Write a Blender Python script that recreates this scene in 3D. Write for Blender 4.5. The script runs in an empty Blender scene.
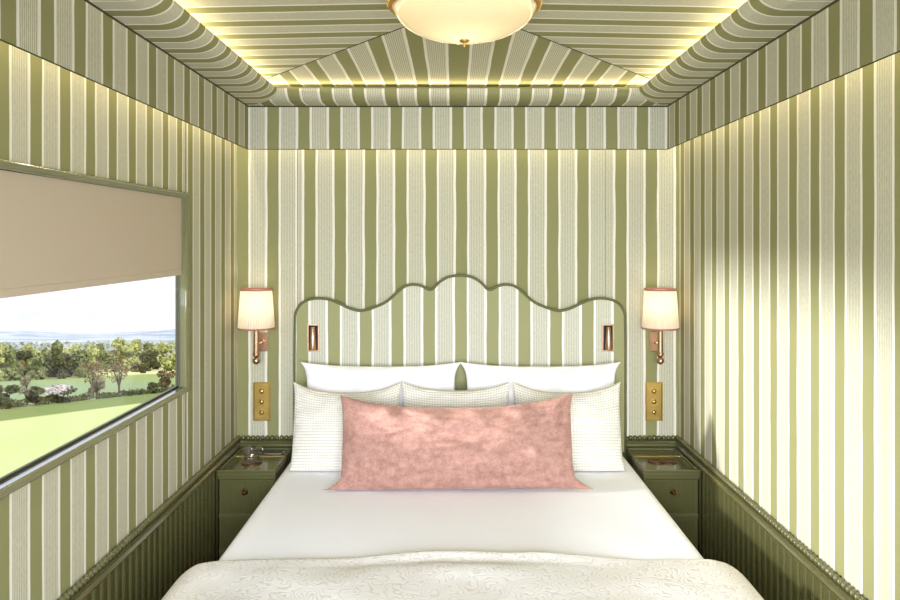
import bpy, bmesh, math, random
from mathutils import Vector, Matrix, noise
random.seed(7)
S = bpy.context.scene
COL = S.collection
PI = math.pi
CH = 1.6                      # camera height above the floor
XL, XR, YB, YF = -1.08, 1.13, 3.85, -0.75      # room shell
def H(h): return CH + h

# ------------------------------------------------------------------ helpers
def link(name, me, mat=None, parent=None, smooth=False):
    o = bpy.data.objects.new(name, me); COL.objects.link(o)
    if mat is not None:
        for m in (mat if isinstance(mat, (list, tuple)) else [mat]): me.materials.append(m)
    if smooth:
        for p in me.polygons: p.use_smooth = True
    if parent: o.parent = parent
    return o
def obj(name, bm, mat, parent=None, smooth=False, bevel=0, seg=2):
    me = bpy.data.meshes.new(name); bmesh.ops.recalc_face_normals(bm, faces=bm.faces)
    bm.to_mesh(me); bm.free()
    o = link(name, me, mat, parent, smooth)
    if bevel:
        b = o.modifiers.new('bevel', 'BEVEL'); b.width = bevel; b.segments = seg
        b.limit_method = 'ANGLE'; b.angle_limit = math.radians(35)
    return o
def pydata(name, vs, fs, mat, parent=None, smooth=False):
    me = bpy.data.meshes.new(name); me.from_pydata(vs, [], fs); me.update()
    return link(name, me, mat, parent, smooth)
def tag(o, label=None, cat=None, group=None, kind=None):
    if label: o['label'] = label
    if cat: o['category'] = cat
    if group: o['group'] = group
    if kind: o['kind'] = kind
    return o
def struct(o): o['kind'] = 'structure'; return o
def thing(name, label, cat, loc=(0,0,0), group=None):
    o = bpy.data.objects.new(name, None); COL.objects.link(o); o.location = loc
    o.empty_display_size = .05
    return tag(o, label, cat, group)
def box(bm, x0, x1, y0, y1, z0, z1):
    r = bmesh.ops.create_cube(bm, size=1)
    for v in r['verts']:
        v.co = Vector((x0+(v.co.x+.5)*(x1-x0), y0+(v.co.y+.5)*(y1-y0), z0+(v.co.z+.5)*(z1-z0)))
    return r['verts']
def lathe(bm, prof, n=40, c=(0,0,0), pleat=0, np_=0):
    rings = []
    for r, z in prof:
        ring = []
        for i in range(n):
            a = 2*PI*i/n; rr = r*(1+pleat*math.cos(a*np_))
            ring.append(bm.verts.new((c[0]+rr*math.cos(a), c[1]+rr*math.sin(a), c[2]+z)))
        rings.append(ring)
    for a, b in zip(rings, rings[1:]):
        for i in range(n):
            bm.faces.new((a[i], a[(i+1)%n], b[(i+1)%n], b[i]))
    return rings
def cap(bm, ring): bm.faces.new(ring)
def tube(bm, pts, r, n=8, closed=False):
    pts = [Vector(p) for p in pts]; rings = []; N = len(pts)
    prev = None
    for i, p in enumerate(pts):
        if closed: t = pts[(i+1)%N]-pts[i-1]
        else: t = pts[min(i+1, N-1)]-pts[max(i-1, 0)]
        t.normalize()
        ref = prev if prev is not None else (Vector((0,0,1)) if abs(t.z) < .9 else Vector((1,0,0)))
        u = t.cross(ref).cross(t)
        if u.length < 1e-6: u = t.orthogonal()
        u.normalize(); prev = u; w = t.cross(u)
        rr = r[i] if isinstance(r, (list, tuple)) else r
        rings.append([bm.verts.new(p+(u*math.cos(2*PI*k/n)+w*math.sin(2*PI*k/n))*rr) for k in range(n)])
    for a, b in (list(zip(rings, rings[1:])) + ([(rings[-1], rings[0])] if closed else [])):
        for k in range(n): bm.faces.new((a[k], a[(k+1)%n], b[(k+1)%n], b[k]))
    if not closed: bm.faces.new(rings[0]); bm.faces.new(rings[-1])
def sphere(bm, c, r, seg=12, sc=(1,1,1)):
    m = Matrix.Translation(c) @ Matrix.Diagonal((sc[0], sc[1], sc[2], 1))
    bmesh.ops.create_uvsphere(bm, u_segments=seg, v_segments=max(6, seg//2), radius=r, matrix=m)

# ------------------------------------------------------------------ materials
def nt(name):
    m = bpy.data.materials.new(name); m.use_nodes = True
    t = m.node_tree; b = t.nodes['Principled BSDF']; return m, t, b
class G:                       # tiny node-graph helper
    def __init__(s, t): s.t = t
    def m(s, op, a, b=None, c=None, clamp=False):
        n = s.t.nodes.new('ShaderNodeMath'); n.operation = op; n.use_clamp = clamp
        for i, v in enumerate((a, b, c)):
            if v is None: continue
            if isinstance(v, (int, float)): n.inputs[i].default_value = v
            else: s.t.links.new(v, n.inputs[i])
        return n.outputs[0]
    def mix(s, f, a, b):
        n = s.t.nodes.new('ShaderNodeMix'); n.data_type = 'RGBA'
        for i, v in ((0, f), (6, a), (7, b)):
            if isinstance(v, (int, float)): n.inputs[i].default_value = v
            elif isinstance(v, tuple): n.inputs[i].default_value = v
            else: s.t.links.new(v, n.inputs[i])
        return n.outputs[2]
    def noise(s, vec, scale, detail=3, rough=.5):
        n = s.t.nodes.new('ShaderNodeTexNoise'); n.inputs['Scale'].default_value = scale
        n.inputs['Detail'].default_value = detail; n.inputs['Roughness'].default_value = rough
        if vec is not None: s.t.links.new(vec, n.inputs['Vector'])
        return n.outputs['Fac']
    def coord(s, k='Object'):
        return s.t.nodes.new('ShaderNodeTexCoord').outputs[k]
    def sep(s, v):
        n = s.t.nodes.new('ShaderNodeSeparateXYZ'); s.t.links.new(v, n.inputs[0]); return n.outputs
    def comb(s, x, y, z=0.0):
        n = s.t.nodes.new('ShaderNodeCombineXYZ')
        for i, v in enumerate((x, y, z)):
            if isinstance(v, (int, float)): n.inputs[i].default_value = v
            else: s.t.links.new(v, n.inputs[i])
        return n.outputs[0]
    def step(s, v, e, w):      # smooth 0..1 as v passes e
        return s.m('MULTIPLY_ADD', s.m('SUBTRACT', v, e), 1/w, .5, clamp=True)
    def bump(s, b, h, st=.3, d=.002):
        n = s.t.nodes.new('ShaderNodeBump'); n.inputs['Strength'].default_value = st
        n.inputs['Distance'].default_value = d; s.t.links.new(h, n.inputs['Height'])
        s.t.links.new(n.outputs[0], b.inputs['Normal'])
def srgb(r, g, b):
    f = lambda c: (c/255/12.92) if c/255 <= .04045 else ((c/255+.055)/1.055)**2.4
    return (f(r), f(g), f(b), 1)
def flat(name, c, rough=.5, metal=0, coat=0, vary=.0, scale=20, bump=0):
    m, t, b = nt(name); g = G(t)
    b.inputs['Base Color'].default_value = c; b.inputs['Roughness'].default_value = rough
    b.inputs['Metallic'].default_value = metal; b.inputs['Coat Weight'].default_value = coat
    nz = g.noise(g.coord(), scale)
    d = tuple(x*(1-vary) for x in c[:3])+(1,); l = tuple(min(1, x*(1+vary)) for x in c[:3])+(1,)
    t.links.new(g.mix(nz, d, l), b.inputs['Base Color'])
    if bump: g.bump(b, nz, bump, .003)
    return m
def striped(name, ga=srgb(132, 131, 86), gb=srgb(146, 144, 99), ba=srgb(212, 207, 186), bb_=srgb(146, 146, 112), wa=srgb(222, 215, 200), wb=srgb(231, 225, 211)):
    m, t, b = nt(name); g = G(t)
    uv = g.sep(g.coord('UV')); u, v = uv[0], uv[1]
    wob = g.noise(g.comb(g.m('MULTIPLY', u, 1.3), g.m('MULTIPLY', v, 5)), 1.0, 2)
    u2 = g.m('ADD', u, g.m('MULTIPLY', g.m('SUBTRACT', wob, .5), .05))
    fr = g.m('FRACT', g.m('ADD', u2, .5))
    d = g.m('MULTIPLY', g.m('ABSOLUTE', g.m('SUBTRACT', fr, .5)), 2)
    w1 = g.step(d, .375, .02); w2 = g.step(d, .525, .02)
    lin = g.m('SINE', g.m('MULTIPLY', u, 2*PI*19))
    weave = g.noise(g.comb(g.m('MULTIPLY', u, 60), g.m('MULTIPLY', v, 60)), 1.0, 3, .7)
    lns = g.step(g.m('ADD', g.m('MULTIPLY', lin, .5), g.m('MULTIPLY', g.m('SUBTRACT', weave, .5), 1.6)), .1, 1.3)
    fine = g.noise(g.comb(g.m('MULTIPLY', u, 130), g.m('MULTIPLY', v, 110)), 1.0, 2, .6)
    green = g.mix(fine, ga, gb)
    band = g.mix(lns, ba, bb_)
    white = g.mix(fine, wa, wb)
    c = g.mix(w1, green, white); c = g.mix(w2, c, band)
    t.links.new(c, b.inputs['Base Color']); b.inputs['Roughness'].default_value = .9
    b.inputs['Specular IOR Level'].default_value = .2
    g.bump(b, fine, .15, .001)
    return m
M = {}
M['stripe'] = striped('striped_wall_fabric')
M['stripe_hb_lit'] = striped('striped_headboard_fabric_lit', srgb(150, 149, 104), srgb(162, 160, 116), srgb(224, 219, 203), srgb(162, 162, 130), srgb(236, 231, 220), srgb(243, 239, 230))  # paler than the wall stripe; part of the daylight on it is in the colour
M['green'] = flat('olive_gloss_paint', srgb(87, 85, 50), .26, coat=.5, vary=.06)
M['green_frame'] = flat('sage_window_paint', srgb(110, 109, 72), .14, coat=.6, vary=.04)
M['piping'] = flat('dark_olive_piping', srgb(92, 95, 52), .6, vary=.08, scale=200)
M['seam'] = flat('seam_cord', srgb(60, 60, 34), .8, vary=.1)
M['dark'] = flat('dark_gasket', srgb(50, 50, 24), .4, vary=.05)
M['recess'] = flat('dark_recess', srgb(28, 22, 18), .7, vary=.05)
M['brass'] = flat('satin_brass', srgb(196, 164, 92), .33, 1, vary=.06)
M['copper'] = flat('rose_copper', srgb(196, 158, 128), .28, 1, vary=.06)
M['bronze'] = flat('copper_inset', srgb(108, 76, 46), .3, .85, vary=.25, scale=60)
M['pinktrim'] = flat('rose_braid', srgb(168, 112, 98), .8, vary=.1, scale=150)
M['sheet'] = flat('white_cotton', srgb(247, 247, 250), .85, vary=.01, scale=8, bump=.05)
M['pillowcase'] = flat('white_pillowcase', srgb(236, 234, 233), .8, vary=.015, scale=10, bump=.08)
M['blind'] = flat('beige_blind_cloth', srgb(193, 176, 152), .85, vary=.02, scale=220, bump=.1)
M['floor'] = flat('brown_carpet', srgb(110, 92, 66), .95, vary=.2, scale=90, bump=.3)
M['base'] = flat('bed_base_fabric', srgb(96, 96, 60), .9, vary=.08)
M['navy'] = flat('navy_gloss', srgb(30, 40, 66), .2, 0, coat=.5, vary=.05)
M['silver'] = flat('silver_metal', srgb(200, 200, 205), .2, 1, vary=.03)
M['bark'] = flat('bark', srgb(96, 82, 70), .95, vary=.25, scale=4)

def velvet():
    m, t, b = nt('rose_velvet'); g = G(t); uu = g.sep(g.coord('UV')); co = g.comb(g.m('MULTIPLY', uu[0], 2.6), uu[1])
    n1 = g.noise(co, 12, 6, .75); n2 = g.noise(co, 40, 4, .7)
    f = g.step(g.m('ADD', g.m('MULTIPLY', n1, .7), g.m('MULTIPLY', n2, .3)), .5, .26)
    t.links.new(g.mix(f, srgb(148, 105, 92), srgb(186, 144, 128)), b.inputs['Base Color'])
    b.inputs['Roughness'].default_value = .8; b.inputs['Sheen Weight'].default_value = .3
    b.inputs['Sheen Roughness'].default_value = .4
    b.inputs['Sheen Tint'].default_value = srgb(240, 196, 180)
    g.bump(b, n2, .25, .003); return m
M['velvet'] = velvet()
def knit():
    m, t, b = nt('cream_waffle_knit'); g = G(t); uv = g.sep(g.coord('UV'))
    row = g.m('SINE', g.m('MULTIPLY', uv[1], 2*PI*31))
    st = g.m('SINE', g.m('MULTIPLY', uv[0], 2*PI*40))
    rowg = g.step(row, -.45, .5)
    dash = g.m('MULTIPLY', g.step(row, -.35, .5), 1.0)
    dots = g.m('MULTIPLY', g.m('SUBTRACT', 1.0, rowg), g.step(st, -.1, .8))
    c = g.mix(dots, srgb(233, 228, 215), srgb(190, 181, 160))
    t.links.new(c, b.inputs['Base Color']); b.inputs['Roughness'].default_value = .95
    h = g.m('ADD', g.m('MULTIPLY', row, .5), g.m('MULTIPLY', dots, -.8))
    g.bump(b, h, .5, .003); return m
M['knit'] = knit()
def quilt_mat():
    m, t, b = nt('cream_jacquard'); g = G(t); co = g.coord()
    vm = t.nodes.new('ShaderNodeVectorMath'); vm.operation = 'ADD'
    nz = t.nodes.new('ShaderNodeTexNoise'); nz.inputs['Scale'].default_value = 9; nz.inputs['Detail'].default_value = 2
    t.links.new(co, nz.inputs['Vector'])
    f = g.m('FRACT', g.m('MULTIPLY', nz.outputs['Fac'], 17))
    l = g.m('ABSOLUTE', g.m('SUBTRACT', f, .5))
    k = g.step(l, .37, .12)
    wv = g.noise(co, 260, 2)
    c = g.mix(k, srgb(229, 225, 219), srgb(214, 208, 199))
    c = g.mix(g.m('MULTIPLY', wv, .15), c, srgb(245, 240, 230))
    t.links.new(c, b.inputs['Base Color']); b.inputs['Roughness'].default_value = .85
    g.bump(b, g.m('SUBTRACT', g.m('MULTIPLY', wv, .3), k), .35, .003); return m
M['quilt'] = quilt_mat()
def glow_cloth(name, col, tr=.55):
    m = bpy.data.materials.new(name); m.use_nodes = True; t = m.node_tree; t.nodes.clear()
    g = G(t); nz = g.noise(g.coord(), 30, 3)
    c = g.mix(nz, tuple(x*.93 for x in col[:3])+(1,), col)
    d = t.nodes.new('ShaderNodeBsdfDiffuse'); r = t.nodes.new('ShaderNodeBsdfTranslucent')
    mx = t.nodes.new('ShaderNodeMixShader'); mx.inputs[0].default_value = tr
    o = t.nodes.new('ShaderNodeOutputMaterial')
    t.links.new(c, d.inputs[0]); t.links.new(c, r.inputs[0])
    t.links.new(d.outputs[0], mx.inputs[1]); t.links.new(r.outputs[0], mx.inputs[2])
    t.links.new(mx.outputs[0], o.inputs[0]); return m
M['shade'] = glow_cloth('pleated_ivory_shade', srgb(250, 240, 222))
def bowl_mat():
    m = glow_cloth('alabaster_glass', srgb(250, 236, 200), .6); t = m.node_tree; g = G(t)
    o = [n for n in t.nodes if n.type == 'OUTPUT_MATERIAL'][0]
    mx = [n for n in t.nodes if n.type == 'MIX_SHADER'][0]
    gl = t.nodes.new('ShaderNodeBsdfGlossy'); gl.inputs['Roughness'].default_value = .12
    m2 = t.nodes.new('ShaderNodeMixShader'); fr = t.nodes.new('ShaderNodeFresnel'); fr.inputs[0].default_value = 1.4
    t.links.new(fr.outputs[0], m2.inputs[0]); t.links.new(mx.outputs[0], m2.inputs[1]); t.links.new(gl.outputs[0], m2.inputs[2])
    em = t.nodes.new('ShaderNodeEmission'); em.inputs[0].default_value = (1, .82, .58, 1); em.inputs[1].default_value = .13
    ad = t.nodes.new('ShaderNodeAddShader'); t.links.new(m2.outputs[0], ad.inputs[0]); t.links.new(em.outputs[0], ad.inputs[1])
    t.links.new(ad.outputs[0], o.inputs[0]); return m
M['bowl'] = bowl_mat()
def glass(name, k0=.015, k1=.3):
    m = bpy.data.materials.new(name); m.use_nodes = True; t = m.node_tree; t.nodes.clear()
    tr = t.nodes.new('ShaderNodeBsdfTransparent'); gl = t.nodes.new('ShaderNodeBsdfGlossy'); gl.inputs['Roughness'].default_value = .02
    lw = t.nodes.new('ShaderNodeLayerWeight'); g = G(t)
    mx = t.nodes.new('ShaderNodeMixShader'); o = t.nodes.new('ShaderNodeOutputMaterial')
    t.links.new(g.m('MULTIPLY_ADD', g.m('POWER', lw.outputs['Facing'], 3 if k1 > .5 else 5), k1, k0), mx.inputs[0]); t.links.new(tr.outputs[0], mx.inputs[1]); t.links.new(gl.outputs[0], mx.inputs[2])
    t.links.new(mx.outputs[0], o.inputs[0]); return m
M['pane'] = glass('window_glass'); M['tumbler'] = glass('tumbler_glass', .07, .8)

# ------------------------------------------------------------------ striped surfaces
def uvmesh(name, quads, mat=None, parent=None, thick=0):
    """quads: list of (4 points, 4 uvs)"""
    vs = []; fs = []; uvs = []; idx = {}
    for pts, uv in quads:
        f = []
        for p in pts:
            k = tuple(round(c, 5) for c in p)
            if k not in idx: idx[k] = len(vs); vs.append(p)
            f.append(idx[k])
        fs.append(f); uvs += list(uv)
    me = bpy.data.meshes.new(name); me.from_pydata(vs, [], fs); me.update()
    l = me.uv_layers.new(name='UVMap')
    for i, q in enumerate(uvs): l.data[i].uv = q
    o = link(name, me, mat or M['stripe'], parent)
    if thick:
        s = o.modifiers.new('solid', 'SOLIDIFY'); s.thickness = abs(thick); s.offset = 1 if thick > 0 else -1
    return o
def rectY(x, y0, y1, z0, z1, c, p, off=0):        # plane at const x, stripes counted along y
    return ([(x,y0,z0),(x,y1,z0),(x,y1,z1),(x,y0,z1)], [((y0-c)/p+off,z0),((y1-c)/p+off,z0),((y1-c)/p+off,z1),((y0-c)/p+off,z1)])
def rectX(y, x0, x1, z0, z1, c, p, off=0):
    return ([(x0,y,z0),(x1,y,z0),(x1,y,z1),(x0,y,z1)], [((x0-c)/p+off,z0),((x1-c)/p+off,z0),((x1-c)/p+off,z1),((x0-c)/p+off,z1)])
TOP = H(.625)
# window 1 opening (outer edge of the moulding) and added fill window behind the camera
WY0, WY1, WZ0, WZ1 = .55, 3.10, H(-.595), H(.172)
# left wall
q = []
for y0, y1, z0, z1, c in ((YF, WY0, 0, TOP, 2.744), (WY0, WY1, 0, WZ0, 2.744), (WY0, WY1, WZ1, TOP, 2.744), (WY1, 3.11, 0, TOP, 2.744), (3.11, YB, 0, TOP, 3.167)):
    q.append(rectY(XL, y0, y1, z0, z1, c, .1505 if c > 3 else .1497))
struct(uvmesh('wall_left', q))
struct(uvmesh('wall_right', [rectY(XR, YF, YB, 0, TOP, 2.559, .1544)]))
xs = [XL, -.777, .763, XR]; cs = [-.900, .043, .840]
struct(uvmesh('wall_back', [rectX(YB, xs[i], xs[i+1], 0, TOP, cs[i], .1517) for i in range(3)]))
RX0, RX1, RZ0, RZ1 = -.85, .90, .75, 1.98          # added opening behind the camera for fill light
struct(uvmesh('wall_front', [rectX(YF, XL, RX0, 0, TOP, 0, .15), rectX(YF, RX1, XR, 0, TOP, 0, .15),
       rectX(YF, RX0, RX1, 0, RZ0, 0, .15), rectX(YF, RX0, RX1, RZ1, TOP, 0, .15)]))
struct(pydata('floor', [(XL-.1,YF-.1,0),(XR+.1,YF-.1,0),(XR+.1,YB+.1,0),(XL-.1,YB+.1,0)], [(0,1,2,3)], M['floor']))
# outer skin of the carriage so that daylight only enters by the windows
def skin():
    bm = bmesh.new(); T = .035
    x0 = XL-.0345
    for a in ((x0, XL-.012, YF-.1, WY0, -.05, 2.7), (x0, XL-.012, WY0, WY1, -.05, WZ0), (x0, XL-.012, WY0, WY1, WZ1, 2.7), (x0, XL-.012, WY1, YB+.1, -.05, 2.7),
              (XR+.012, XR+.05, YF-.1, YB+.1, -.05, 2.7), (XL-.012, XR+.012, YB+.012, YB+.1, -.05, 2.7),
              (x0, XR+.05, YF-.1, YB+.1, 2.7, 2.75), (x0, XR+.05, YF-.1, YB+.1, -.1, -.05),
              (XL-.012, RX0, YF-.1, YF-.012, -.05, 2.7), (RX1, XR+.012, YF-.1, YF-.012, -.05, 2.7), (RX0, RX1, YF-.1, YF-.012, -.05, RZ0), (RX0, RX1, YF-.1, YF-.012, RZ1, 2.7)):
        box(bm, *a)
    return struct(obj('trim_1', bm, M['piping']))
skin()

# pelmet, soffit roll and tray ceiling, mitred round the room
PX0, PX1, PY0, PY1 = -1.007, 1.054, YF+.075, 3.775
def ring(a, h):       # four corners of the rectangle inset by a: back-left, back-right, front-right, front-left
    return [(PX0+a, PY1-a, H(h)), (PX1-a, PY1-a, H(h)), (PX1-a, PY0+a, H(h)), (PX0+a, PY0+a, H(h))]
def mitred(name, prof, cb, pb, cl, pl, cr, pr, thick, gap=0):
    q = []; L = 0
    for (a0, h0), (a1, h1) in zip(prof, prof[1:]):
        A, B = ring(a0, h0), ring(a1, h1); L1 = L+math.hypot(a1-a0, h1-h0)
        def ub(x): return (x-cb)/pb - (math.copysign(gap, x-cb) if abs(x-cb) > gap*pb else (x-cb)/pb)
        # back, split at the centre for the mirrored repeat
        xs_ = [A[0][0], cb-gap*pb, cb+gap*pb, A[1][0]] if gap else [A[0][0], A[1][0]]
        xt_ = [B[0][0], cb-gap*pb, cb+gap*pb, B[1][0]] if gap else [B[0][0], B[1][0]]
        for i in range(len(xs_)-1):
            q.append(([(xs_[i],A[0][1],A[0][2]),(xs_[i+1],A[0][1],A[0][2]),(xt_[i+1],B[0][1],B[0][2]),(xt_[i],B[0][1],B[0][2])],
                      [(ub(xs_[i]),L),(ub(xs_[i+1]),L),(ub(xt_[i+1]),L1),(ub(xt_[i]),L1)]))
        for i, j, c, p in ((1,2,cr,pr),(3,0,cl,pl)):
            q.append(([A[i],A[j],B[j],B[i]], [((A[i][1]-c)/p,L),((A[j][1]-c)/p,L),((B[j][1]-c)/p,L1),((B[i][1]-c)/p,L1)]))
        q.append(([A[2],A[3],B[3],B[2]], [((A[2][0]-cb)/pb,L),((A[3][0]-cb)/pb,L),((B[3][0]-cb)/pb,L1),((B[2][0]-cb)/pb,L1)]))
        L = L1
    return uvmesh(name, q, thick=thick)
struct(mitred('trim_2', [(0,.446),(0,.655)], .0235, .1513, 1.905, .167, 1.957, .1655, .006))
roll_old = 0
roll = [(0.0,.657),(.100,.657)]+[(.100+.085*math.sin(t*PI/2/8), .657+.05*(1-math.cos(t*PI/2/8))) for t in range(1,9)]+[(.180,.7075)]
struct(mitred('trim_3', roll, .0245, .1513, 2.381, .148, 2.381, .148, 0, gap=.0905))
# lid of the wall cove
bm = bmesh.new()
A, B = ring(-.0715, .622), ring(0.004, .622)
va = [bm.verts.new(p) for p in A]; vb = [bm.verts.new(p) for p in B]
vc = [bm.verts.new((p[0],p[1],p[2]+.01)) for p in A]; vd = [bm.verts.new((p[0],p[1],p[2]+.01)) for p in B]
for i in range(4):
    j = (i+1)%4
    bm.faces.new((va[i],va[j],vb[j],vb[i])); bm.faces.new((vc[i],vc[j],vd[j],vd[i]))
    bm.faces.new((va[i],va[j],vc[j],vc[i])); bm.faces.new((vb[i],vb[j],vd[j],vd[i]))
struct(obj('trim_4', bm, M['piping']))
# tented ceiling: four panels rising to a ridge
K = .0194; HC = .755; b = (PX1-PX0)/2; xc = (PX0+PX1)/2
R1 = (xc, 2.545, H(HC+K*b)); R2 = (xc, 2.30, H(HC+K*b)); E = ring(-.02, HC)
q = []
g0 = .0905*.1513
# back panel split for centre gap
def ubk(x):
    d = x-.0245
    return 0 if abs(d) <= g0 else (d-math.copysign(g0, d))/.1555
def lerp(p, r, t): return tuple(p[i]+(r[i]-p[i])*t for i in range(3))
tA = 1-g0/(b+.02)
pa, pb_ = lerp(E[0], R1, tA), lerp(E[1], R1, tA)
l0, l1 = (.0245-g0, E[0][1], E[0][2]), (.0245+g0, E[0][1], E[0][2])
q.append(([E[0], l0, pa], [(ubk(E[0][0]),0),(0,0),(0,1)]))
q.append(([l1, E[1], pb_], [(0,0),(ubk(E[1][0]),0),(0,1)]))
q.append(([l0, l1, pb_, R1, pa], [(0,0),(0,0),(0,1),(0,1),(0,1)]))
for (a, b2, c2, d2) in ((E[1],E[2],R2,R1),(E[3],E[0],R1,R2)):
    q.append(([a,b2,c2,d2], [((p[1]-2.71)/.165, p[0]) for p in (a,b2,c2,d2)]))
q.append(([E[2],E[3],R2], [((p[0])/.15, p[1]) for p in (E[2],E[3],R2)]))
struct(uvmesh('ceiling', q))
bm = bmesh.new()           # closing wall between cove lid and ceiling
A, B = ring(-.02, .63), ring(-.02, HC)
va = [bm.verts.new(p) for p in A]; vb = [bm.verts.new(p) for p in B]
for i in range(4): bm.faces.new((va[i],va[(i+1)%4],vb[(i+1)%4],vb[i]))
struct(obj('trim_5', bm, M['stripe']))
# cords: pelmet lower edge, pelmet upper edge, pelmet corners, ceiling hips
def loop_cord(a, h, r, name):
    bm = bmesh.new(); R = ring(a, h)
    for i in range(4): tube(bm, [R[i], R[(i+1)%4]], r, 6)
    return struct(obj(name, bm, M['seam']))
loop_cord(.001, .446, .0028, 'trim_6'); loop_cord(.001, .655, .0062, 'trim_7')
bm = bmesh.new()
for x in (PX0, PX1): tube(bm, [(x, PY1, H(.446)), (x, PY1, H(.655))], .003, 6)
for e in (0, 1):
    s_ = 1 if e == 0 else -1
    tube(bm, [lerp(E[e], R1, .02), (R1[0], R1[1], R1[2]-.001)], .0022, 6)
struct(obj('trim_8', bm, M['seam']))
# seams between wall panels
bm = bmesh.new()
for x in (-.777, .763): tube(bm, [(x, YB, H(-.96)), (x, YB, TOP)], .0013, 5)
tube(bm, [(XL, 3.11, H(-.96)), (XL, 3.11, TOP)], .0013, 5)
struct(obj('trim_9', bm, M['seam']))

# ------------------------------------------------------------------ beaded rail + reeded wainscot
def wainscot(name, run0, run1, fix, axis, sgn):
    """sgn: direction from wall into room on the fixed axis"""
    bm = bmesh.new()
    def pt(s, d, z): return (fix+sgn*d, s, z) if axis == 'y' else (s, fix+sgn*d, z)
    # reeded board
    P = .052; n = int((run1-run0)/P)+1; prof = []
    for i in range(n):
        s = run0+i*P
        prof += [(s, .016), (s+.003, .010), (s+.006, .010), (s+.009, .016), (s+.014, .0175), (s+.019, .016), (s+.022, .011), (s+.025, .016)]
    prof = [(min(s, run1), d) for s, d in prof if s <= run1]+[(run1, .016)]
    lo = [bm.verts.new(pt(s, d, .10)) for s, d in prof]; hi = [bm.verts.new(pt(s, d, H(-1.03))) for s, d in prof]
    for i in range(len(prof)-1): bm.faces.new((lo[i], lo[i+1], hi[i+1], hi[i]))
    # mouldings swept along the run: cap, cove, skirting
    for pr in ([(.0,-1.03),(.022,-1.03),(.026,-1.022),(.022,-1.014),(.016,-1.010),(.016,-1.003),(.022,-1.0),(.024,-.996),(.0,-.994)],):
        a = [bm.verts.new(pt(run0, d, H(h))) for d, h in pr]; c = [bm.verts.new(pt(run1, d, H(h))) for d, h in pr]
        for i in range(len(pr)-1): bm.faces.new((a[i], a[i+1], c[i+1], c[i]))
        bm.faces.new(a); bm.faces.new(c)
    a = [pt(run0, 0, 0), pt(run1, .024, .10)]
    box(bm, min(a[0][0],a[1][0]), max(a[0][0],a[1][0]), min(a[0][1],a[1][1]), max(a[0][1],a[1][1]), 0, .10)
    # beads
    nb = int((run1-run0)/.0238)
    for i in range(nb):
        s = run1-.012-i*.0238
        if s < 1.2 and axis == 'y': break
        sphere(bm, pt(s, .012, H(-.985)), .0118, 10)
    if axis == 'y' and run0 < 1.1: tube(bm, [pt(run0, .012, H(-.985)), pt(1.2, .012, H(-.985))], .011, 8)
    o = obj(name, bm, M['green'], smooth=False); 
    for p in o.data.polygons:
        if len(p.vertices) <= 4 and p.area < 2e-4: p.use_smooth = True
    return struct(o)
wainscot('baseboard_left', YF, YB, XL, 'y', 1)
wainscot('baseboard_right', YF, YB, XR, 'y', -1)
wainscot('baseboard_back', XL+.02, XR-.02, YB, 'x', -1)

# ------------------------------------------------------------------ window 1
win = bpy.data.objects.new('window_1', None); COL.objects.link(win); win['kind'] = 'structure'; win.location = (XL, (WY0+WY1)/2, WZ0)
def wpart(name, bm, mat, smooth=False, bevel=0):
    o = obj(name, bm, mat, None, smooth, bevel); o.parent = win; o.matrix_parent_inverse = Matrix.Translation(-win.location); return o
def frame_sweep(bm, prof, y0, y1, z0, z1, x):
    """prof (d outward of opening, p into room); mitred frame around the opening"""
    rings = []
    for d, p in prof:
        rings.append([bm.verts.new((x+p, yy, zz)) for yy, zz in ((y0-d,z0-d),(y1+d,z0-d),(y1+d,z1+d),(y0-d,z1+d))])
    for a, c in zip(rings, rings[1:]):
        for i in range(4): bm.faces.new((a[i], a[(i+1)%4], c[(i+1)%4], c[i]))
bm = bmesh.new()
n = 8; prof = [(.020, -.002)]
for i in range(n+1):
    t = PI*i/n; prof.append((.010+.0105*math.cos(t)*1.0, .003+.012*math.sin(t)))
prof += [(-.0005, -.020)]
frame_sweep(bm, prof, WY0, WY1, WZ0, WZ1, XL)
wpart('window_frame', bm, M['green_frame'], smooth=True)
bm = bmesh.new()
frame_sweep(bm, [(.0,-.0195),(-.003,-.0195),(-.004,-.025),(-.010,-.025),(-.010,-.034),(0,-.034)], WY0, WY1, WZ0, WZ1, XL)
wpart('gasket', bm, M['dark'])
bm = bmesh.new(); box(bm, XL-.0195, XL+.004, WY0+.001, WY1-.001, WZ0+.0006, WZ0+.003); wpart('sill_glint', bm, M['silver'], bevel=.001)  # added metal strip standing in for the highlight on the painted sill
bm = bmesh.new(); box(bm, XL-.033, XL-.030, WY0+.005, WY1-.005, WZ0+.005, WZ1-.005)
wpart('window_pane', bm, M['pane'])
# roller blind
bl = thing('roller_blind', 'plain beige roller blind pulled halfway down over the wide window', 'blind', (XL-.012, (WY0+WY1)/2, WZ1-.02))
def wp(name, bm, mat, root, **k):
    o = obj(name, bm, mat, None, **k); o.parent = root; o.matrix_parent_inverse = Matrix.Translation(-root.location); return o
bm = bmesh.new(); box(bm, XL-.0125, XL-.0115, WY0+.012, WY1-.006, H(-.119), WZ1-.003); wp('blind_fabric', bm, M['blind'], bl)
bm = bmesh.new(); box(bm, XL-.0152, XL-.0095, WY0+.012, WY1-.006, H(-.141), H(-.119)); wp('hem_bar', bm, M['blind'], bl, bevel=.002)
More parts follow.
